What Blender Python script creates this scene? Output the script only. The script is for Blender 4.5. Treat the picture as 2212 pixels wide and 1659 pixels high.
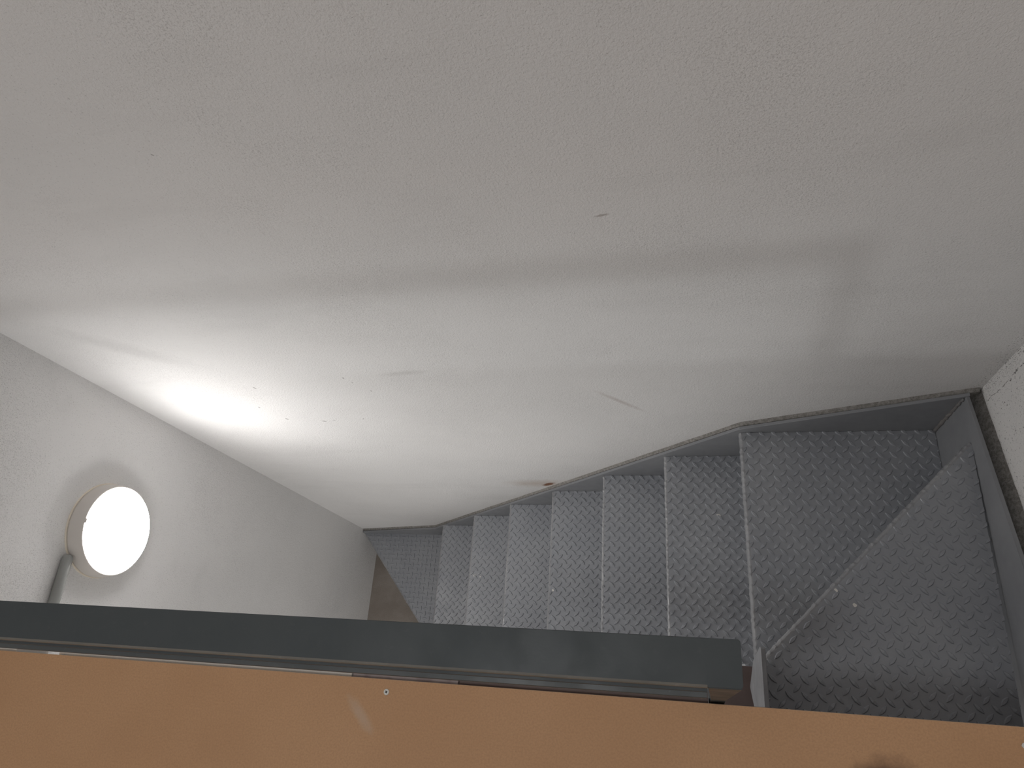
import bpy, bmesh, math, random
from mathutils import Vector, Matrix, noise

random.seed(7)
for o in list(bpy.data.objects):
    bpy.data.objects.remove(o)
scene = bpy.context.scene
C = scene.collection
ZO = 3.685          # all heights below are written relative to the lens; the lower floor lies at world z = 0

# ------------------------------------------------------------------ camera
cam_d = bpy.data.cameras.new('camera')
cam = bpy.data.objects.new('camera', cam_d)
C.objects.link(cam)
F_PX = 1512.1
cam_d.sensor_fit = 'HORIZONTAL'
cam_d.sensor_width = 36.0
cam_d.lens = F_PX / 2212 * 36.0
cam_d.clip_start = 0.02
RT = Vector((0.97324326, 0.06548751, -0.22024745))
UP = Vector((0.03001787, 0.91407515, 0.40443239))
FW = Vector((-0.22780799, 0.40022245, -0.88765168))
cam.matrix_world = Matrix((
    (RT.x, UP.x, -FW.x, 0), (RT.y, UP.y, -FW.y, 0), (RT.z, UP.z, -FW.z, ZO), (0, 0, 0, 1)))
scene.camera = cam

# ------------------------------------------------------------------ world, exposure
world = bpy.data.worlds.new('world')
scene.world = world
world.use_nodes = True
world.node_tree.nodes['Background'].inputs[0].default_value = (0.5, 0.55, 0.6, 1)
world.node_tree.nodes['Background'].inputs[1].default_value = 0.05
vs = scene.view_settings
vs.view_transform = 'Standard'
vs.look = 'None'
vs.gamma = 1.0
vs.use_curve_mapping = False
vs.exposure = 0.0

LAMP_RADIANCE = 36.0     # stairwell wall lamp
UPPER_LAMP_W = 9.5      # wall lamp of the upper room
CEILING_LAMP_W = 9.0     # ceiling lamp of the upper room
LOWER_FILL_W = 15.0            # added fill light under the upper floor, no real source

# ------------------------------------------------------------------ main dimensions
XL, XR = -1.654, 0.7174          # side walls
YB = 0.740                       # stairwell wall
YS = 0.720                       # face of the wall stringer
YR = -2.90                       # rear wall of the upper room
ZF = -3.685                      # lower floor
ZC = 1.40                        # ceiling
ZU = -1.20                       # top of the fibreboard floor
YI = 0.100                       # inner ends of the treads

# ------------------------------------------------------------------ mesh helpers
def link(name, me, mat, parent=None):
    o = bpy.data.objects.new(name, me)
    C.objects.link(o)
    if mat is not None:
        me.materials.append(mat)
    if parent is not None:
        o.parent = parent
    return o

def from_bm(name, bm, mat, parent=None, smooth=False, shift=True):
    bmesh.ops.recalc_face_normals(bm, faces=bm.faces[:])
    if shift:
        bmesh.ops.translate(bm, verts=bm.verts[:], vec=(0, 0, ZO))
    me = bpy.data.meshes.new(name)
    bm.to_mesh(me)
    bm.free()
    if smooth:
        for p in me.polygons:
            p.use_smooth = True
    return link(name, me, mat, parent)

def tag(o, label, cat, group=None):
    o['label'] = label
    o['category'] = cat
    if group:
        o['group'] = group
    return o

def struct(o, label=None):
    o['kind'] = 'structure'
    if label:
        o['label'] = label
    return o

def thing(name, label, cat, group=None):
    o = bpy.data.objects.new(name, None)
    C.objects.link(o)
    o.empty_display_size = 0.05
    return tag(o, label, cat, group)

def add_box(bm, x0, x1, y0, y1, z0, z1):
    r = bmesh.ops.create_cube(bm, size=1.0)
    for v in r['verts']:
        v.co = Vector((x0 + (v.co.x + .5) * (x1 - x0), y0 + (v.co.y + .5) * (y1 - y0), z0 + (v.co.z + .5) * (z1 - z0)))
    return r['verts']

def box(name, mat, x0, x1, y0, y1, z0, z1, parent=None, bevel=0.0):
    bm = bmesh.new()
    add_box(bm, x0, x1, y0, y1, z0, z1)
    if bevel:
        bmesh.ops.bevel(bm, geom=bm.edges[:], offset=bevel, segments=2, affect='EDGES', profile=0.5)
    return from_bm(name, bm, mat, parent)

def add_prism(bm, pts, d):
    """closed polygon of 3-D points swept along d"""
    d = Vector(d)
    a = [bm.verts.new(Vector(p)) for p in pts]
    b = [bm.verts.new(Vector(p) + d) for p in pts]
    n = len(a)
    bm.faces.new(a)
    bm.faces.new(b[::-1])
    for i in range(n):
        bm.faces.new((a[i], b[i], b[(i + 1) % n], a[(i + 1) % n]))

def add_tube(bm, pts, r, seg=14, jitter=0.0):
    pts = [Vector(p) for p in pts]
    rings = []
    for i, p in enumerate(pts):
        t = (pts[min(i + 1, len(pts) - 1)] - pts[max(i - 1, 0)]).normalized()
        u = t.orthogonal().normalized() if abs(t.z) > .9 else t.cross(Vector((0, 0, 1))).normalized()
        w = t.cross(u)
        rr = (r[i] if isinstance(r, (list, tuple)) else r) * (1 + random.uniform(-jitter, jitter))
        rings.append([bm.verts.new(p + (u * math.cos(k * 2 * math.pi / seg) + w * math.sin(k * 2 * math.pi / seg)) * rr) for k in range(seg)])
    for a, b in zip(rings, rings[1:]):
        for k in range(seg):
            bm.faces.new((a[k], a[(k + 1) % seg], b[(k + 1) % seg], b[k]))
    bm.faces.new(rings[0][::-1])
    bm.faces.new(rings[-1])

def add_lathe_x(bm, prof, cy, cz, seg=72):
    """profile of (x, r) turned about the x axis through (cy, cz)"""
    rings = []
    for x, r in prof:
        if r < 1e-6:
            rings.append([bm.verts.new((x, cy, cz))])
        else:
            rings.append([bm.verts.new((x, cy + r * math.cos(k * 2 * math.pi / seg), cz + r * math.sin(k * 2 * math.pi / seg))) for k in range(seg)])
    for a, b in zip(rings, rings[1:]):
        for k in range(seg):
            k2 = (k + 1) % seg
            if len(a) == 1 and len(b) == 1:
                continue
            if len(a) == 1:
                bm.faces.new((a[0], b[k], b[k2]))
            elif len(b) == 1:
                bm.faces.new((a[k], a[k2], b[0]))
            else:
                bm.faces.new((a[k], a[k2], b[k2], b[k]))

# ------------------------------------------------------------------ shader helpers
class S:
    """a float socket with arithmetic"""
    def __init__(self, nt, sock):
        self.nt, self.s = nt, sock
    def op(self, kind, *others, clamp=False):
        n = self.nt.nodes.new('ShaderNodeMath')
        n.operation = kind
        n.use_clamp = clamp
        for i, v in enumerate((self,) + others):
            if isinstance(v, S):
                self.nt.links.new(v.s, n.inputs[i])
            else:
                n.inputs[i].default_value = v
        return S(self.nt, n.outputs[0])
    def __add__(s, o): return s.op('ADD', o)
    def __sub__(s, o): return s.op('SUBTRACT', o)
    def __mul__(s, o): return s.op('MULTIPLY', o)
    def abs(s): return s.op('ABSOLUTE')
    def sq(s): return s.op('MULTIPLY', s)
    def sqrt(s): return s.op('SQRT')
    def max(s, o): return s.op('MAXIMUM', o)
    def step(s, a, b, lo=0.0, hi=1.0):
        n = s.nt.nodes.new('ShaderNodeMapRange')
        n.interpolation_type = 'SMOOTHSTEP'
        s.nt.links.new(s.s, n.inputs[0])
        for i, v in zip((1, 2, 3, 4), (a, b, lo, hi)):
            n.inputs[i].default_value = v
        return S(s.nt, n.outputs[0])

class Mat:
    def __init__(self, name):
        self.m = bpy.data.materials.new(name)
        self.m.use_nodes = True
        self.nt = self.m.node_tree
        self.b = self.nt.nodes['Principled BSDF']
        self.geo = self.nt.nodes.new('ShaderNodeNewGeometry')
        sep = self.nt.nodes.new('ShaderNodeSeparateXYZ')
        self.nt.links.new(self.geo.outputs['Position'], sep.inputs[0])
        self.x, self.y = S(self.nt, sep.outputs[0]), S(self.nt, sep.outputs[1])
        self.z = S(self.nt, sep.outputs[2]) - ZO
        self.h = None
    def noise(self, scale, detail=2.0, rough=0.5, dist=0.0, stretch=(1, 1, 1), off=(0, 0, 0)):
        mp = self.nt.nodes.new('ShaderNodeMapping')
        mp.inputs['Scale'].default_value = stretch
        mp.inputs['Location'].default_value = off
        self.nt.links.new(self.geo.outputs['Position'], mp.inputs[0])
        n = self.nt.nodes.new('ShaderNodeTexNoise')
        n.inputs['Scale'].default_value = scale
        n.inputs['Detail'].default_value = detail
        n.inputs['Roughness'].default_value = rough
        n.inputs['Distortion'].default_value = dist
        self.nt.links.new(mp.outputs[0], n.inputs['Vector'])
        return S(self.nt, n.outputs[0])
    def mix(self, fac, a, b):
        n = self.nt.nodes.new('ShaderNodeMix')
        n.data_type = 'RGBA'
        for v, i in ((fac, 0), (a, 6), (b, 7)):
            if isinstance(v, S):
                self.nt.links.new(v.s, n.inputs[i])
            elif isinstance(v, (int, float)):
                n.inputs[i].default_value = v
            elif isinstance(v, tuple):
                n.inputs[i].default_value = (*v[:3], 1)
            else:
                self.nt.links.new(v, n.inputs[i])
        return n.outputs[2]
    def colour(self, c):
        if isinstance(c, tuple):
            self.b.inputs['Base Color'].default_value = (*c[:3], 1)
        else:
            self.nt.links.new(c, self.b.inputs['Base Color'])
        return self
    def rough(self, r):
        if isinstance(r, S):
            self.nt.links.new(r.s, self.b.inputs['Roughness'])
        else:
            self.b.inputs['Roughness'].default_value = r
        return self
    def bump(self, h, strength=0.3, dist=0.002):
        n = self.nt.nodes.new('ShaderNodeBump')
        n.inputs['Strength'].default_value = strength
        n.inputs['Distance'].default_value = dist
        self.nt.links.new(h.s, n.inputs['Height'])
        self.nt.links.new(n.outputs[0], self.b.inputs['Normal'])
        return self
    def spot(self, a, b, ca, cb, ra, rb, ang, wob, soft=0.5):
        """soft elliptical mark on the plane (a, b): 1 inside, 0 outside, ragged by the noise wob"""
        c, s = math.cos(ang), math.sin(ang)
        u = ((a - ca) * c + (b - cb) * s) * (1 / ra)
        v = ((b - cb) * c - (a - ca) * s) * (1 / rb)
        d = (u.sq() + v.sq()).sqrt() + (wob - 0.5) * 1.3
        return d.step(1.0 - soft, 1.0 + soft, 1.0, 0.0)

def plaster(name, side):
    m = Mat(name)
    fine = m.noise(230, 3, 0.55, 0.4)
    grain = m.noise(480, 2, 0.5)
    broad = m.noise(9, 3, 0.55)
    wob = m.noise(38, 3, 0.6)
    wobf = m.noise(150, 3, 0.6)
    col = m.mix(m.noise(2.3, 3, 0.55).step(0.35, 0.65), (0.762, 0.750, 0.738), (0.742, 0.732, 0.722))
    # dirt caught in the pores of the render, in drifting patches
    pores = m.noise(380, 3, 0.65).step(0.50, 0.66)
    patch = m.noise(2.7, 3, 0.6, off=(3, 0, 1.2)).step(0.40, 0.68)
    pin = m.noise(300, 1, 0.5, off=(7, 3, 5)).step(0.66, 0.72)
    col = m.mix(pin * 0.35, col, (0.30, 0.285, 0.275))
    col = m.mix(pores * patch * 0.36, col, (0.30, 0.285, 0.275))
    smear = m.noise(5, 4, 0.6, stretch=(0.35, 1, 1.6)).step(0.55, 0.72)
    col = m.mix(smear * 0.08, col, (0.42, 0.41, 0.40))
    if side == 'back':
        X, Z = m.x, m.z
        # rust runs, scuffs, knocks
        col = m.mix(m.spot(X, Z, -0.535, -2.585, 0.085, 0.035, 0.05, wob, 0.95) * 0.42, col, (0.42, 0.30, 0.21))
        col = m.mix(m.spot(X, Z, -0.492, -2.597, 0.028, 0.013, 0.7, wobf, 0.4) * 0.9, col, (0.20, 0.075, 0.025))
        col = m.mix(m.spot(X, Z, -0.148, -1.78, 0.075, 0.007, -0.9, wobf, 0.8) * 0.38, col, (0.36, 0.29, 0.26))
        col = m.mix(m.spot(X, Z, -0.113, -0.963, 0.011, 0.0028, 0.2, wobf, 0.6) * 0.55, col, (0.26, 0.21, 0.19))
        col = m.mix(m.spot(X, Z, -1.38, -1.345, 0.13, 0.03, -0.75, wob, 0.95) * 0.22, col, (0.36, 0.35, 0.34))
        col = m.mix(m.spot(X, Z, -0.694, -1.551, 0.05, 0.010, 0.1, wob, 0.9) * 0.25, col, (0.32, 0.30, 0.28))
        for (cx, cz, r) in ((-1.169, -1.614, 0.008), (-0.872, -1.569, 0.006), (-1.241, -1.757, 0.007), (-1.203, -1.857, 0.009),
                            (-1.087, -1.883, 0.010), (-1.05, -1.88, 0.006), (-0.947, -1.87, 0.006), (-0.798, -0.714, 0.0035),
                            (-0.86, -1.60, 0.004), (-0.83, -1.66, 0.005)):
            col = m.mix(m.spot(X, Z, cx, cz, r * 0.72, r * 0.36, cx * 9, wobf, 0.5) * 0.65, col, (0.20, 0.18, 0.17))
        # cement crust along the top edge of the steel is handled by its own trim
        edge = m.spot(X, Z, 0.71, -1.6, 0.02, 0.5, 0, wobf, 0.5)
        col = m.mix(edge * m.noise(330, 2, 0.6).step(0.60, 0.66) * 0.8, col, (0.12, 0.11, 0.10))
    if side == 'right':
        near = m.y.step(0.69, 0.735)
        speck = m.noise(330, 2, 0.65).step(0.575, 0.625)
        thin = m.noise(210, 2, 0.6, off=(1, 5, 2)).step(0.645, 0.68)
        crack = (m.y - 0.700 - (m.noise(26, 4, 0.65) - 0.5) * 0.035).abs().step(0.0, 0.0022, 1.0, 0.0)
        crack = crack * m.noise(60, 2, 0.6).step(0.44, 0.52)
        col = m.mix((speck * near * 0.85).max(thin * 0.7).max(crack * 0.95), col, (0.10, 0.09, 0.085))
    if side == 'left':
        speck = m.noise(420, 2, 0.6).step(0.585, 0.66)
        zone = m.noise(3.0, 2, 0.5, off=(0, 2, 7)).step(0.38, 0.6) * m.z.step(-1.85, -1.5)
        col = m.mix(speck * zone * 0.42, col, (0.20, 0.19, 0.185))
    m.colour(col).rough(0.82)
    m.b.inputs['Specular IOR Level'].default_value = 0.25
    m.bump(fine * 0.8 + grain * 0.35 + broad * 0.5, 0.85, 0.0022)
    return m.m

def steel_paint(name, c0, c1, rough, dust=0.10, spec=0.5):
    m = Mat(name)
    col = m.mix(m.noise(6, 4, 0.6).step(0.35, 0.7), c0, c1)
    col = m.mix(m.noise(90, 3, 0.6).step(0.58, 0.75) * dust, col, (0.34, 0.33, 0.32))
    m.colour(col)
    m.rough(m.noise(14, 3, 0.6).step(0.3, 0.7, rough - 0.06, rough + 0.10))
    m.bump(m.noise(260, 2, 0.5), 0.08, 0.0008)
    m.b.inputs['Specular IOR Level'].default_value = spec
    return m.m

M_back = plaster('plaster_stairwell', 'back')
M_left = plaster('plaster_left', 'left')
M_right = plaster('plaster_right', 'right')
M_room = plaster('plaster_room', 'room')
M_tread = steel_paint('tread_paint', (0.288, 0.300, 0.326), (0.328, 0.339, 0.362), 0.40, 0.18, 0.8)
M_nose = steel_paint('nosing_paint', (0.24, 0.245, 0.258), (0.33, 0.334, 0.345), 0.38, 0.30, 0.8)
M_string = steel_paint('stringer_paint', (0.225, 0.231, 0.244), (0.258, 0.263, 0.275), 0.44, 0.08, 0.7)
M_rail = steel_paint('rail_paint', (0.053, 0.063, 0.067), (0.061, 0.070, 0.073), 0.50, 0.03)
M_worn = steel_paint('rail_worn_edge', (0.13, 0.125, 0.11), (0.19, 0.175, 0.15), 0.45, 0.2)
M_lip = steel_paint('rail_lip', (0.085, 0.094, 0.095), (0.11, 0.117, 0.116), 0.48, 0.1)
M_weld = steel_paint('weld_bead', (0.17, 0.172, 0.178), (0.21, 0.195, 0.185), 0.55, 0.25)

m = Mat('mortar')
c = m.mix(m.noise(120, 3, 0.65).step(0.35, 0.65), (0.20, 0.19, 0.175), (0.33, 0.315, 0.295))
c = m.mix(m.noise(420, 2, 0.6).step(0.58, 0.66) * 0.55, c, (0.06, 0.055, 0.05))
m.colour(c).rough(0.95).bump(m.noise(190, 4, 0.65), 0.5, 0.003)
M_mortar = m.m

m = Mat('concrete_floor')
c = m.mix(m.noise(7, 4, 0.6).step(0.3, 0.7), (0.26, 0.225, 0.195), (0.34, 0.30, 0.265))
c = m.mix(m.noise(260, 2, 0.6).step(0.55, 0.68) * 0.4, c, (0.14, 0.12, 0.105))
m.colour(c).rough(0.85).bump(m.noise(160, 3, 0.6), 0.3, 0.002)
M_concrete = m.m

m = Mat('fibreboard')
fib = m.noise(330, 3, 0.65)
c = m.mix(m.noise(5, 3, 0.5).step(0.3, 0.7), (0.60, 0.345, 0.185), (0.64, 0.375, 0.205))
c = m.mix(fib.step(0.35, 0.68) * 0.30, c, (0.42, 0.23, 0.12))
c = m.mix(m.noise(420, 2, 0.6, stretch=(0.5, 1.5, 1)).step(0.62, 0.72) * 0.35, c, (0.48, 0.30, 0.18))
c = m.mix(m.noise(330, 2, 0.7, off=(4, 4, 4)).step(0.70, 0.76) * 0.4, c, (0.10, 0.05, 0.025))
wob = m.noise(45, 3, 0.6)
c = m.mix(m.spot(m.x, m.y, -0.528, -0.052, 0.028, 0.0085, -0.80, wob, 0.7) * 0.42, c, (0.62, 0.50, 0.40))
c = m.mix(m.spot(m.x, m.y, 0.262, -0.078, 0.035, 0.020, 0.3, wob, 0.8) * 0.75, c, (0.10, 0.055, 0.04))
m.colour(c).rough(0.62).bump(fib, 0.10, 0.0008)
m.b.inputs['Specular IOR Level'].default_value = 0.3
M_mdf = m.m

m = Mat('fibreboard_cut_edge')
m.colour(m.mix(m.noise(300, 2, 0.6), (0.50, 0.31, 0.18), (0.62, 0.42, 0.27))).rough(0.8)
M_mdf_edge = m.m

m = Mat('lamp_body')
m.colour(m.mix(m.noise(20, 2, 0.5), (0.62, 0.58, 0.54), (0.66, 0.62, 0.58))).rough(0.45)
M_lamp = m.m
m = Mat('lamp_gasket')
m.colour(m.mix(m.noise(30, 2, 0.5), (0.80, 0.72, 0.60), (0.84, 0.77, 0.66))).rough(0.5)
M_gasket = m.m
m = Mat('lamp_diffuser')
m.colour((0.9, 0.9, 0.9)).rough(0.4)
m.b.inputs['Emission Color'].default_value = (1.0, 0.985, 0.972, 1)
m.b.inputs['Emission Strength'].default_value = LAMP_RADIANCE
M_glow = m.m
m = Mat('conduit_plastic')
m.colour(m.mix(m.noise(40, 2, 0.5), (0.27, 0.275, 0.265), (0.31, 0.315, 0.30))).rough(0.5)
M_conduit = m.m
m = Mat('zinc')
m.colour(m.mix(m.noise(200, 2, 0.5), (0.62, 0.60, 0.55), (0.72, 0.70, 0.65))).rough(0.4)
m.b.inputs['Metallic'].default_value = 0.5
M_zinc = m.m
m = Mat('black_recess')
m.colour((0.01, 0.01, 0.01)).rough(0.8)
M_black = m.m
m = Mat('white_paint')
m.colour(m.mix(m.noise(300, 2, 0.5), (0.70, 0.68, 0.63), (0.80, 0.78, 0.74))).rough(0.7)
M_white = m.m
m = Mat('brown_primer')
c = m.mix(m.noise(11, 3, 0.6).step(0.35, 0.7), (0.135, 0.098, 0.09), (0.165, 0.12, 0.11))
c = m.mix(m.noise(9, 3, 0.6, off=(2, 0, 0)).step(0.60, 0.68) * 0.6, c, (0.26, 0.20, 0.20))
m.colour(c).rough(0.6)
M_primer = m.m
m = Mat('lilac_plaster')
m.colour(m.mix(m.noise(25, 3, 0.6).step(0.4, 0.6), (0.30, 0.25, 0.25), (0.40, 0.35, 0.35))).rough(0.85)
M_lilac = m.m

# ------------------------------------------------------------------ the setting
T = 0.10
struct(box('wall_back', M_back, XL - T, XR + T, YB, YB + T, ZF - T, ZC + T))
struct(box('wall_left', M_left, XL - T, XL, YR - T, YB, ZF - T, ZC + T))
struct(box('wall_right', M_right, XR, XR + T, YR - T, YB, ZF - T, ZC + T))
struct(box('wall_front', M_room, XL, XR, YR - T, YR, ZF - T, ZC + T))
bm = bmesh.new()     # made-up partition whose opening holds the added fill light
add_prism(bm, [(x, -1.45, z) for x, z in ((XL, ZF), (-1.22, ZF), (-1.22, -1.80), (0.12, -1.80), (0.12, ZF), (XR, ZF), (XR, -1.50), (XL, -1.50))], (0, 0.10, 0))
struct(from_bm('fill_partition', bm, M_room))
bm = bmesh.new()  # made-up frame dressing the opening of the fill light
add_prism(bm, [(x, -1.46, z) for x, z in ((-1.27, ZF), (-1.22, ZF), (-1.22, -1.80), (0.12, -1.80), (0.12, ZF), (0.17, ZF), (0.17, -1.75), (-1.27, -1.75))], (0, 0.118, 0))
struct(from_bm('fill_frame', bm, M_white))
struct(box('floor', M_concrete, XL, XR, YR, YB, ZF - T, ZF))
struct(box('ceiling', M_room, XL, XR, YR, YB, ZC, ZC + T))
bm = bmesh.new()     # slab with the stair opening in its corner, bridged by the fibreboard
add_prism(bm, [(XL, -0.006, -1.50), (0.135, -0.006, -1.50), (0.135, -0.86, -1.50), (XR, -0.86, -1.50), (XR, YR, -1.50), (XL, YR, -1.50)], (0, 0, 1.50 + ZU - 0.018))
struct(from_bm('floor_upper', bm, M_room))

# crumbled mortar between the steel stringers and the walls
bm = bmesh.new()
top = [(-1.654, -3.466), (-1.206, -3.351), (0.172, -1.960), (0.702, -1.750)]
def top_z(x):
    for (xa, za), (xb, zb) in zip(top, top[1:]):
        if x <= xb:
            return za + (zb - za) * (x - xa) / (xb - xa)
    return top[-1][1]
rows = []
n = 150
for i in range(n + 1):
    x = -1.654 + (0.712 + 1.654) * i / n
    z = top_z(x)
    w = 0.0026 + 0.0016 * noise.noise((x * 19, 0, 0)) + (0.0016 if x > 0.15 else 0.0)
    rows.append([bm.verts.new((x, YS + 0.0088, z - 0.012)), bm.verts.new((x, YS + 0.0105, z - 0.0015 + 0.001 * noise.noise((x * 60, 3, 0)))),
                 bm.verts.new((x, YB - 0.003 + 0.002 * noise.noise((x * 40, 7, 0)), z + w * 0.5)), bm.verts.new((x, YB + 0.002, z + w * 1.6)),
                 bm.verts.new((x, YB + 0.002, z - 0.06)), bm.verts.new((x, YS + 0.0088, z - 0.06))])
for a, b in zip(rows, rows[1:]):
    for k in range(6):
        bm.faces.new((a[k], a[(k + 1) % 6], b[(k + 1) % 6], b[k]))
bm.faces.new(rows[0]); bm.faces.new(rows[-1][::-1])
struct(from_bm('trim_1', bm, M_mortar))

bm = bmesh.new()
rows = []
n = 90
for i in range(n + 1):
    y = 0.738 - 1.10 * i / n
    z = -1.752 + (0.72 - y) * 0.238
    e = 0.004 * noise.noise((y * 23, 1, 4)) + 0.003 * noise.noise((y * 70, 5, 4))
    rows.append([bm.verts.new((0.6885, y, z - 0.08)), bm.verts.new((0.6885, y, z - 0.050 + e)), bm.verts.new((0.702, y, z - 0.034 + e)),
                 bm.verts.new((0.713 + e * .4, y, z - 0.010 + e)), bm.verts.new((XR + 0.002, y, z + 0.004 + e)), bm.verts.new((XR + 0.002, y, z - 0.08))])
for a, b in zip(rows, rows[1:]):
    for k in range(6):
        bm.faces.new((a[k], a[(k + 1) % 6], b[(k + 1) % 6], b[k]))
bm.faces.new(rows[0]); bm.faces.new(rows[-1][::-1])
struct(from_bm('trim_2', bm, M_mortar))

# render left on the edge of the upper floor
def edge_strip(name, x0, x1, yf, mat):
    bm = bmesh.new()
    rows = []
    n = max(4, int((x1 - x0) / 0.012))
    for i in range(n + 1):
        x = x0 + (x1 - x0) * i / n
        y = yf + 0.0006 * noise.noise((x * 60, 2, 9)) - 0.002 * (x - x0)
        rows.append([bm.verts.new((x, -0.006, -1.222)), bm.verts.new((x, y - 0.002, -1.222)), bm.verts.new((x, y, -1.226)),
                     bm.verts.new((x, y, -1.30)), bm.verts.new((x, -0.006, -1.30))])
    for a, b in zip(rows, rows[1:]):
        for k in range(5):
            bm.faces.new((a[k], a[(k + 1) % 5], b[(k + 1) % 5], b[k]))
    bm.faces.new(rows[0]); bm.faces.new(rows[-1][::-1])
    return struct(from_bm(name, bm, mat))
edge_strip('trim_3', -1.178, -0.563, 0.0130, M_white)
edge_strip('trim_4', -0.560, -0.370, 0.0115, M_lilac)
edge_strip('trim_5', -1.654, -1.281, 0.0130, M_white)
edge_strip('trim_6', -0.367, 0.034, 0.0105, M_primer)
edge_strip('trim_7', -1.279, -1.180, 0.0060, M_primer)
edge_strip('trim_8', 0.060, 0.135, 0.0020, M_primer)

# ------------------------------------------------------------------ the steel staircase
stairs = thing('staircase', 'narrow dark grey steel staircase of diamond-pattern plate treads beside the white wall', 'staircase')
stairs.location = (-0.5, 0.41, 0.0)
def sp(name, bm, mat, parent=None, smooth=False):
    o = from_bm(name, bm, mat, None, smooth)
    p = parent or stairs
    o.parent = p
    o.matrix_parent_inverse = Matrix.Translation((0.5, -0.41, 0.0)) if p is stairs else Matrix()
    return o

X2, G, Z2, RISE = -1.1358, 0.21826, -3.2575, 0.21177
NR = 0.0085      # nosing radius
def nx(k): return X2 + (k - 2) * G
def nz(k): return Z2 + (k - 2) * RISE if k > 1 else -3.487

def lozenge(bm, cx, cy, z, ang):
    a, b, h = 0.0138, 0.0052, 0.0035
    c, s = math.cos(ang), math.sin(ang)
    out, inn = [], []
    prof = [(-1, 0), (-.62, .62), (0, 1), (.62, .62), (1, 0), (.62, -.62), (0, -1), (-.62, -.62)]
    for u, v in prof:
        x, y = u * a, v * b
        out.append(bm.verts.new((cx + x * c - y * s, cy + x * s + y * c, z - 0.0003)))
        x, y = u * a * .82, v * b * .58
        inn.append(bm.verts.new((cx + x * c - y * s, cy + x * s + y * c, z + h * (1 - .35 * abs(u)))))
    for i in range(8):
        j = (i + 1) % 8
        bm.faces.new((out[i], out[j], inn[j], inn[i]))
    bm.faces.new((inn[7], inn[0], inn[1]))
    bm.faces.new((inn[6], inn[7], inn[1], inn[2]))
    bm.faces.new((inn[5], inn[6], inn[2], inn[3]))
    bm.faces.new((inn[3], inn[4], inn[5]))

PITCH = 0.0335
def tread(k, poly, rot=0.0, off=(0.0, 0.0), riser=None):
    """poly: plan outline, counter-clockwise, whose first edge is the nosing"""
    z = nz(k)
    P = [Vector((p[0], p[1])) for p in poly]
    e = (P[1] - P[0]).normalized()
    outn = Vector((e.y, -e.x))                     # outward for a counter-clockwise outline
    Q = [P[0] - outn * NR, P[1] - outn * NR] + P[2:]
    bm = bmesh.new()
    add_prism(bm, [(q.x, q.y, z) for q in Q], (0, 0, -0.005))
    pl = sp('tread', bm, M_tread)
    # raised pattern
    bm = bmesh.new()
    lo = Vector((min(q.x for q in Q), min(q.y for q in Q))); hi = Vector((max(q.x for q in Q), max(q.y for q in Q)))
    c = (lo + hi) / 2
    R = (hi - lo).length / 2 + 0.05
    nn = int(R / PITCH) + 2
    cr, sr = math.cos(rot), math.sin(rot)
    m_ = len(Q)
    for i in range(-nn, nn + 1):
        for j in range(-nn, nn + 1):
            for t in (0, 1):
                u = (i + .5 * t) * PITCH + off[0]
                v = (j + .5 * t) * PITCH + off[1]
                x, y = c.x + u * cr - v * sr, c.y + u * sr + v * cr
                ok = True
                for q in range(m_):
                    a, b = Q[q], Q[(q + 1) % m_]
                    d = (b - a).normalized()
                    if (d.x * (y - a.y) - d.y * (x - a.x)) < -0.012:
                        ok = False
                        break
                if ok:
                    lozenge(bm, x, y, z, rot + (math.radians(47) if t else math.radians(-47)))
    for q in range(m_):
        a, b = Q[q], Q[(q + 1) % m_]
        d = (b - a).normalized()
        bmesh.ops.bisect_plane(bm, geom=bm.verts[:] + bm.edges[:] + bm.faces[:], plane_co=(a.x, a.y, 0), plane_no=(d.y, -d.x, 0), clear_outer=True)
    rl = sp('diamond_relief', bm, M_tread, pl)
    rl['kind'] = 'stuff'
    # rolled nosing and riser folded from the same plate
    zb = (riser if riser is not None else nz(k - 1) + 0.006) if k > 1 else ZF + 0.001
    prof = [(-NR, 0.0)] + [(-NR + NR * math.sin(t * math.pi / 8), -NR + NR * math.cos(t * math.pi / 8)) for t in range(1, 5)] + [(0.0, -0.03), (-0.022, -0.033), (-0.022, zb - z)]
    inner = [(-0.026, zb - z), (-0.026, -0.029), (-0.005, -0.026), (-0.005, -0.010), (-NR, -0.005)]
    L = (P[1] - P[0]).length
    ns = max(20, int(L / 0.006))
    bm = bmesh.new()
    rows = []
    for i in range(ns + 1):
        base = P[0].lerp(P[1], i / ns)
        s = i / ns * L
        j = 0.0010 * noise.noise((s * 46, k * 3.1, 0)) + 0.0026 * max(0.0, math.sin(s * 2 * math.pi / 0.0165 + k) - 0.45 + 0.4 * noise.noise((s * 60, k * 7.7, 2)))
        row = []
        for q, (o_, dz) in enumerate(prof + inner):
            g = j if 1 <= q <= 5 else 0.0
            pt = base + outn * (o_ + g)
            row.append(bm.verts.new((pt.x, pt.y, z + dz + (0.0006 * g / 0.001 if 1 <= q <= 2 else 0))))
        rows.append(row)
    m2 = len(rows[0])
    for a, b in zip(rows, rows[1:]):
        for q in range(m2):
            bm.faces.new((a[q], a[(q + 1) % m2], b[(q + 1) % m2], b[q]))
    bm.faces.new(rows[0]); bm.faces.new(rows[-1][::-1])
    sp('nosing', bm, M_nose, pl)
    return pl

YT = YS - 0.0005
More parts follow.
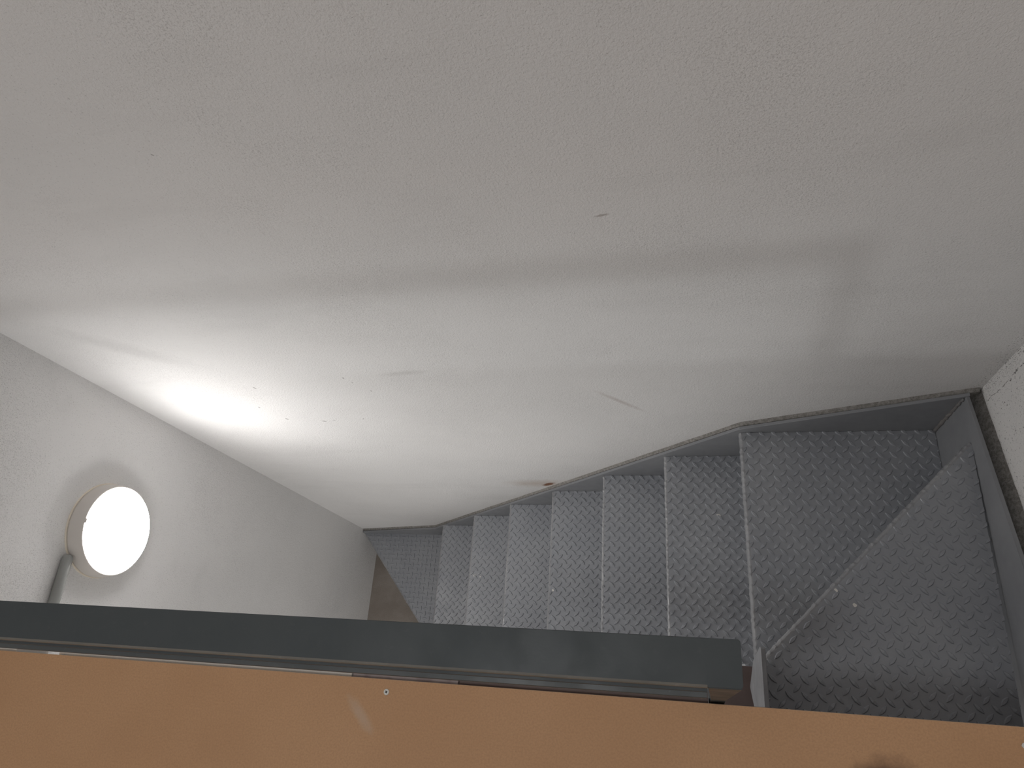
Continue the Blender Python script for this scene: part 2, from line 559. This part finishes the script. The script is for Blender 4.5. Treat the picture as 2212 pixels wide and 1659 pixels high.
# bottom winder, seven straight treads, corner tread, upper winder
tread(1, [(-1.652, YT), (-1.141, YI), (nx(2) + 0.022, YI), (nx(2) + 0.022, YT)], rot=math.radians(45), off=(0.006, 0.004))
offs = {2: (0.002, 0.011), 3: (0.010, 0.004), 4: (0.004, 0.015), 5: (0.001, 0.008), 6: (0.012, 0.001), 7: (0.006, 0.013)}
for k in range(2, 8):
    tread(k, [(nx(k), YT), (nx(k), YI), (nx(k + 1) + 0.022, YI), (nx(k + 1) + 0.022, YT)], off=offs[k])
tread(8, [(nx(8), YT), (nx(8), YI), (0.679, YI), (0.679, YT)], off=(0.003, 0.006))
tread(9, [(0.674, 0.612), (0.1745, 0.107), (0.1600, 0.0760), (0.1600, -0.30), (0.662, -0.30)], off=(0.004, 0.010), riser=nz(8) + 0.002)

tread(10, [(0.662, -0.10), (0.160, -0.06), (0.160, -0.36), (0.662, -0.36)], off=(0.0, 0.0))
tread(11, [(0.662, -0.33), (0.160, -0.33), (0.160, -0.60), (0.662, -0.60)], off=(0.0, 0.0))
# wall stringer
bm = bmesh.new()
outline = [(-1.652, -3.466), (-1.206, -3.351), (0.172, -1.960), (0.6885, -1.7495), (0.6885, -2.10), (0.26, -2.22), (-1.00, -3.48), (-1.20, -3.684), (-1.652, -3.684)]
add_prism(bm, [(x, YS, z) for x, z in outline], (0, 0.0088, 0))
bmesh.ops.bevel(bm, geom=[e for e in bm.edges if abs(e.verts[0].co.y - e.verts[1].co.y) < 1e-6], offset=0.0009, segments=1, affect='EDGES')
w = sp('wall_stringer', bm, M_string)
# corner stringer along the right wall
bm = bmesh.new()
outline = [(0.7195, -1.752), (-0.08, -1.752 + 0.7995 * 0.238), (-0.62, -1.26), (-0.62, -1.55), (-0.15, -1.95), (0.30, -2.12), (0.7195, -2.12)]
add_prism(bm, [(0.680, y, z) for y, z in outline], (0.0085, 0, 0))
bmesh.ops.bevel(bm, geom=[e for e in bm.edges if abs(e.verts[0].co.x - e.verts[1].co.x) < 1e-6], offset=0.0009, segments=1, affect='EDGES')
sp('corner_stringer', bm, M_string)
# weld bead in that corner
bm = bmesh.new()
pts, rad = [], []
for i in range(40):
    t = i / 39
    pts.append((0.678 + 0.0025 * noise.noise((t * 13, 0, 1)), YS - 0.002 + 0.0025 * noise.noise((t * 17, 4, 1)), -1.762 - 0.220 * t))
    rad.append(0.0035 + 0.003 * max(0, noise.noise((t * 9, 2, 2))) + 0.002 * t)
add_tube(bm, pts, rad, 8, 0.15)
sp('weld', bm, M_weld, None, True)
# inner stringer
bm = bmesh.new()
def line(x): return Z2 + (x - X2) * RISE / G
outline = [(-1.15, -3.36), (-1.10, line(-1.10) + 0.03), (0.149, line(0.149) + 0.03), (0.149, line(0.149) - 0.16), (-0.85, line(-0.85) - 0.20), (-1.06, -3.684), (-1.15, -3.684)]
add_prism(bm, [(x, YI - 0.0005, z) for x, z in outline], (0, -0.008, 0))
sp('inner_stringer', bm, M_string)
# dark plate added so the void by the inner corner stays dark
bm = bmesh.new()
add_box(bm, -0.06, 0.2100, -0.0055, 0.0910, -1.935, -1.902)
bmesh.ops.bevel(bm, geom=bm.edges[:], offset=0.002, segments=1, affect='EDGES')
sp('void_plate', bm, M_primer)
# cut plate at the inner corner
bm = bmesh.new()
outline = [(0.115, -1.591), (0.098, -1.760), (0.045, -1.895), (0.004, -1.815), (-0.05, -1.80), (-0.60, -1.46), (-0.60, -1.25), (-0.08, -1.577), (0.110, -1.577)]
add_prism(bm, [(0.150, y, z) for y, z in outline], (0.0092, 0, 0))
bmesh.ops.bevel(bm, geom=[e for e in bm.edges if abs(e.verts[0].co.x - e.verts[1].co.x) < 1e-6], offset=0.0008, segments=1, affect='EDGES')
sp('newel_plate', bm, M_string)

# ------------------------------------------------------------------ guard rail on the edge of the upper floor
rail = thing('guard_rail', 'dark blue-grey steel guard rail along the edge of the brown fibreboard', 'railing')
bm = bmesh.new()
prof = [(0.0668, -0.8500), (0.0675, -0.8508), (0.0675, -0.905), (0.0068, -0.905), (0.0060, -0.9035), (0.0062, -0.8885), (0.0070, -0.8866),
        (0.0122, -0.8860), (0.0124, -0.8700), (0.0130, -0.8686), (0.0158, -0.8680), (0.0160, -0.8545), (0.0172, -0.8515), (0.0195, -0.8503)]
rows = []
xe = 0.0605
for x, sh in ((XL, 0.0036), (-1.0, 0.0022), (-0.4, 0.0009), (0.0235, 0.0)):
    rows.append([bm.verts.new((x, y + sh, z)) for y, z in prof])
for a, b in zip(rows, rows[1:]):
    for k in range(len(prof)):
        k2 = (k + 1) % len(prof)
        bm.faces.new((a[k], a[k2], b[k2], b[k]))
bm.faces.new(rows[0]); bm.faces.new(rows[-1][::-1])
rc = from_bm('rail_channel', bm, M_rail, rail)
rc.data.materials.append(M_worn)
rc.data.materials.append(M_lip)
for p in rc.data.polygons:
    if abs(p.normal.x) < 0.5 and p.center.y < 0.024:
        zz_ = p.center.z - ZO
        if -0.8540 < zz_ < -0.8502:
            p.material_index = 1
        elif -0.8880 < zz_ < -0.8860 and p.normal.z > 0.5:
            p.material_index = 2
# closed box end
bm = bmesh.new()
add_box(bm, 0.0235, xe, 0.0175, 0.0675, -0.905, -0.850)
bmesh.ops.bevel(bm, geom=[e for e in bm.edges if abs(e.verts[0].co.x - xe) < 1e-6 and abs(e.verts[1].co.x - xe) < 1e-6 and abs(e.verts[0].co.z - e.verts[1].co.z) > 0.01], offset=0.0035, segments=4, profile=0.5, affect='EDGES')
from_bm('rail_end', bm, M_rail, rail)
# tapered end post down to the floor edge
bm = bmesh.new()
a = [(0.0245, 0.0165, -0.857), (0.0595, 0.0165, -0.857), (0.0595, 0.050, -0.857), (0.0245, 0.050, -0.857)]
b = [(0.0370, 0.0070, -1.185), (0.0580, 0.0070, -1.185), (0.0580, 0.045, -1.185), (0.0370, 0.045, -1.185)]
c = [(0.0370, 0.0030, -1.225), (0.0580, 0.0030, -1.225), (0.0580, 0.045, -1.225), (0.0370, 0.045, -1.225)]
d = [(0.0370, -0.006, -1.36), (0.0580, -0.006, -1.36), (0.0580, 0.030, -1.36), (0.0370, 0.030, -1.36)]
rr = [[bm.verts.new(p) for p in q] for q in (a, b, c, d)]
for p, q in zip(rr, rr[1:]):
    for k in range(4):
        bm.faces.new((p[k], p[(k + 1) % 4], q[(k + 1) % 4], q[k]))
bm.faces.new(rr[0]); bm.faces.new(rr[-1][::-1])
from_bm('end_post', bm, M_rail, rail)

# ------------------------------------------------------------------ fibreboard floor panel with its screw
board = thing('fibreboard_panel', 'brown fibreboard sheet laid as floor along the steel guard rail', 'board')
bm = bmesh.new()
def edge_y(x): return 0.0063 - 0.0060 * (x + 1.296) / 1.748
out = [(XL + 0.002, edge_y(XL)), (XL + 0.002, -2.4), (XR - 0.002, -2.4), (XR - 0.002, edge_y(XR))]
ch = 0.0006
v0 = [bm.verts.new((x, y, ZU - 0.0178)) for x, y in out]
v1 = [bm.verts.new((x, y, ZU - ch)) for x, y in out]
v2 = [bm.verts.new((x + (ch if i < 2 else -ch), y + (-ch * 1.3 if i in (0, 3) else ch), ZU)) for i, (x, y) in enumerate(out)]
for p, q in ((v0, v1), (v1, v2)):
    for k in range(4):
        bm.faces.new((p[k], p[(k + 1) % 4], q[(k + 1) % 4], q[k]))
bm.faces.new(v0[::-1]); bm.faces.new(v2)
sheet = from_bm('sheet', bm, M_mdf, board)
sheet.data.materials.append(M_mdf_edge)
for p in sheet.data.polygons:
    cy = p.center.y
    if cy > -0.01 and abs(p.normal.z) < 0.95:
        p.material_index = 1
bm = bmesh.new()
bmesh.ops.create_cone(bm, cap_ends=True, segments=24, radius1=0.0051, radius2=0.0046, depth=0.0012)
bmesh.ops.translate(bm, verts=bm.verts[:], vec=(-0.486, -0.016, ZU + 0.0004))
scr = from_bm('screw', bm, M_zinc, board)
bm = bmesh.new()
for a_ in (0.5, 0.5 + math.pi / 2):
    vv = add_box(bm, -0.0021, 0.0021, -0.0006, 0.0006, 0.0008, 0.00115)
    bmesh.ops.rotate(bm, verts=vv, cent=(0, 0, 0), matrix=Matrix.Rotation(a_, 3, 'Z'))
bmesh.ops.translate(bm, verts=bm.verts[:], vec=(-0.486, -0.016, ZU))
from_bm('cross_recess', bm, M_black, scr)

# ------------------------------------------------------------------ round wall lamp and its conduit
def bulkhead(name, label, glow):
    t = thing(name, label, 'lamp')
    cy, cz = 0.353, -1.741
    bm = bmesh.new()
    add_lathe_x(bm, [(XL, 0), (XL, 0.1365), (XL + 0.004, 0.1365), (XL + 0.004, 0)], cy, cz)
    from_bm('gasket', bm, M_gasket, t)
    bm = bmesh.new()
    add_lathe_x(bm, [(XL + 0.004, 0), (XL + 0.004, 0.1335), (XL + 0.010, 0.1345), (XL + 0.046, 0.1285), (XL + 0.049, 0.1275), (XL + 0.049, 0.1235), (XL + 0.040, 0.122), (XL + 0.040, 0)], cy, cz)
    from_bm('housing', bm, M_lamp, t, True)
    bm = bmesh.new()
    pr = [(XL + 0.0405, 0.0), (XL + 0.0405, 0.1215), (XL + 0.050, 0.1225)]
    for i in range(1, 13):
        a_ = i / 12 * math.pi / 2
        pr.append((XL + 0.050 + 0.022 * math.sin(a_), 0.1225 * math.cos(a_) ** 0.75 if i < 12 else 0.0))
    add_lathe_x(bm, pr, cy, cz)
    from_bm('diffuser', bm, glow, t, True)
    # small clip on the rim
    bm = bmesh.new()
    add_box(bm, XL + 0.046, XL + 0.054, cy - 0.006, cy + 0.006, cz + 0.118, cz + 0.129)
    bmesh.ops.bevel(bm, geom=bm.edges[:], offset=0.0015, segments=2, affect='EDGES')
    from_bm('clip', bm, M_lamp, t)
    return t
bulkhead('wall_lamp', 'round white bulkhead lamp glowing on the left wall', M_glow)

bm = bmesh.new()
zc = -1.631
pts = [(XL + 0.0142, 0.262, zc), (XL + 0.0142, 0.258, zc), (XL + 0.0142, 0.252, zc), (XL + 0.0142, -0.40, zc)]
add_tube(bm, pts, [0.006, 0.0115, 0.0138, 0.0138], 20)
tag(from_bm('conduit', bm, M_conduit, None, True), 'grey plastic conduit running along the wall into the round lamp', 'pipe')

# ------------------------------------------------------------------ lamps of the upper room (out of the picture), added fill light below
def area(name, loc, rot, size, watts, col):
    d = bpy.data.lights.new(name, 'AREA')
    d.shape = 'DISK'
    d.size = size
    d.energy = watts
    d.color = col
    o = bpy.data.objects.new(name, d)
    C.objects.link(o)
    o.location = (loc[0], loc[1], loc[2] + ZO)
    o.rotation_euler = rot
    return o
area('upper_wall_lamp', (-1.08, YR + 0.06, 0.14), (math.radians(90), 0, 0), 0.30, UPPER_LAMP_W, (0.97, 0.985, 1.0))
area('ceiling_lamp', (-0.62, -0.36, ZC - 0.06), (0, 0, 0), 0.30, CEILING_LAMP_W, (0.97, 0.985, 1.0))
d = area('lower_fill_light', (-0.55, -1.352, -2.72), (math.radians(90), 0, 0), 0.9, LOWER_FILL_W, (1.0, 0.985, 0.968)).data  # unseen fill light, added to brighten the lower walls and treads
d.shape = 'RECTANGLE'
d.size, d.size_y = 1.30, 1.80

# ------------------------------------------------------------------ chips of paint and plaster lying about
def chip(x, y, z, r, label, elong=1.0, ang=0.0, group=None):
    bm = bmesh.new()
    pts = []
    n_ = 9
    for i in range(n_):
        a_ = i * 2 * math.pi / n_
        q = r * (0.7 + 0.5 * random.random())
        u, v = q * math.cos(a_) * elong, q * math.sin(a_)
        pts.append((x + u * math.cos(ang) - v * math.sin(ang), y + u * math.sin(ang) + v * math.cos(ang), z))
    add_prism(bm, pts, (0, 0, 0.0012))
    for v in bm.verts:
        v.co.z += random.uniform(0, 0.0004)
    return tag(from_bm('paint_chip', bm, M_white), label, 'chip', group)
t9 = nz(9)
chip(0.378, 0.227, t9, 0.0040, 'larger white paint chip lying on the triangular upper winder tread', 1.3, 2.2)
chip(0.342, 0.258, t9, 0.0028, 'thin white paint chip by the slanted nosing of the upper winder tread', 1.8, -0.9)
chip(-0.889, 0.453, nz(3), 0.0052, 'larger white paint chip of two on the third tread up', 1.2, 0.4)
chip(-0.863, 0.448, nz(3), 0.0034, 'smaller white paint chip of two on the third tread up', 1.4, 1.4)
chip(-0.462, 0.346, nz(5), 0.0035, 'white paint chip near the nosing of the fifth tread up', 1.6, 1.2)
chip(0.116, 0.531, nz(7), 0.0035, 'white paint chip on the tread below the large corner tread', 2.0, -0.2)
chip(0.450, -0.0235, ZU, 0.0050, 'white paint chip lying on the brown fibreboard', 1.1, 0.3)
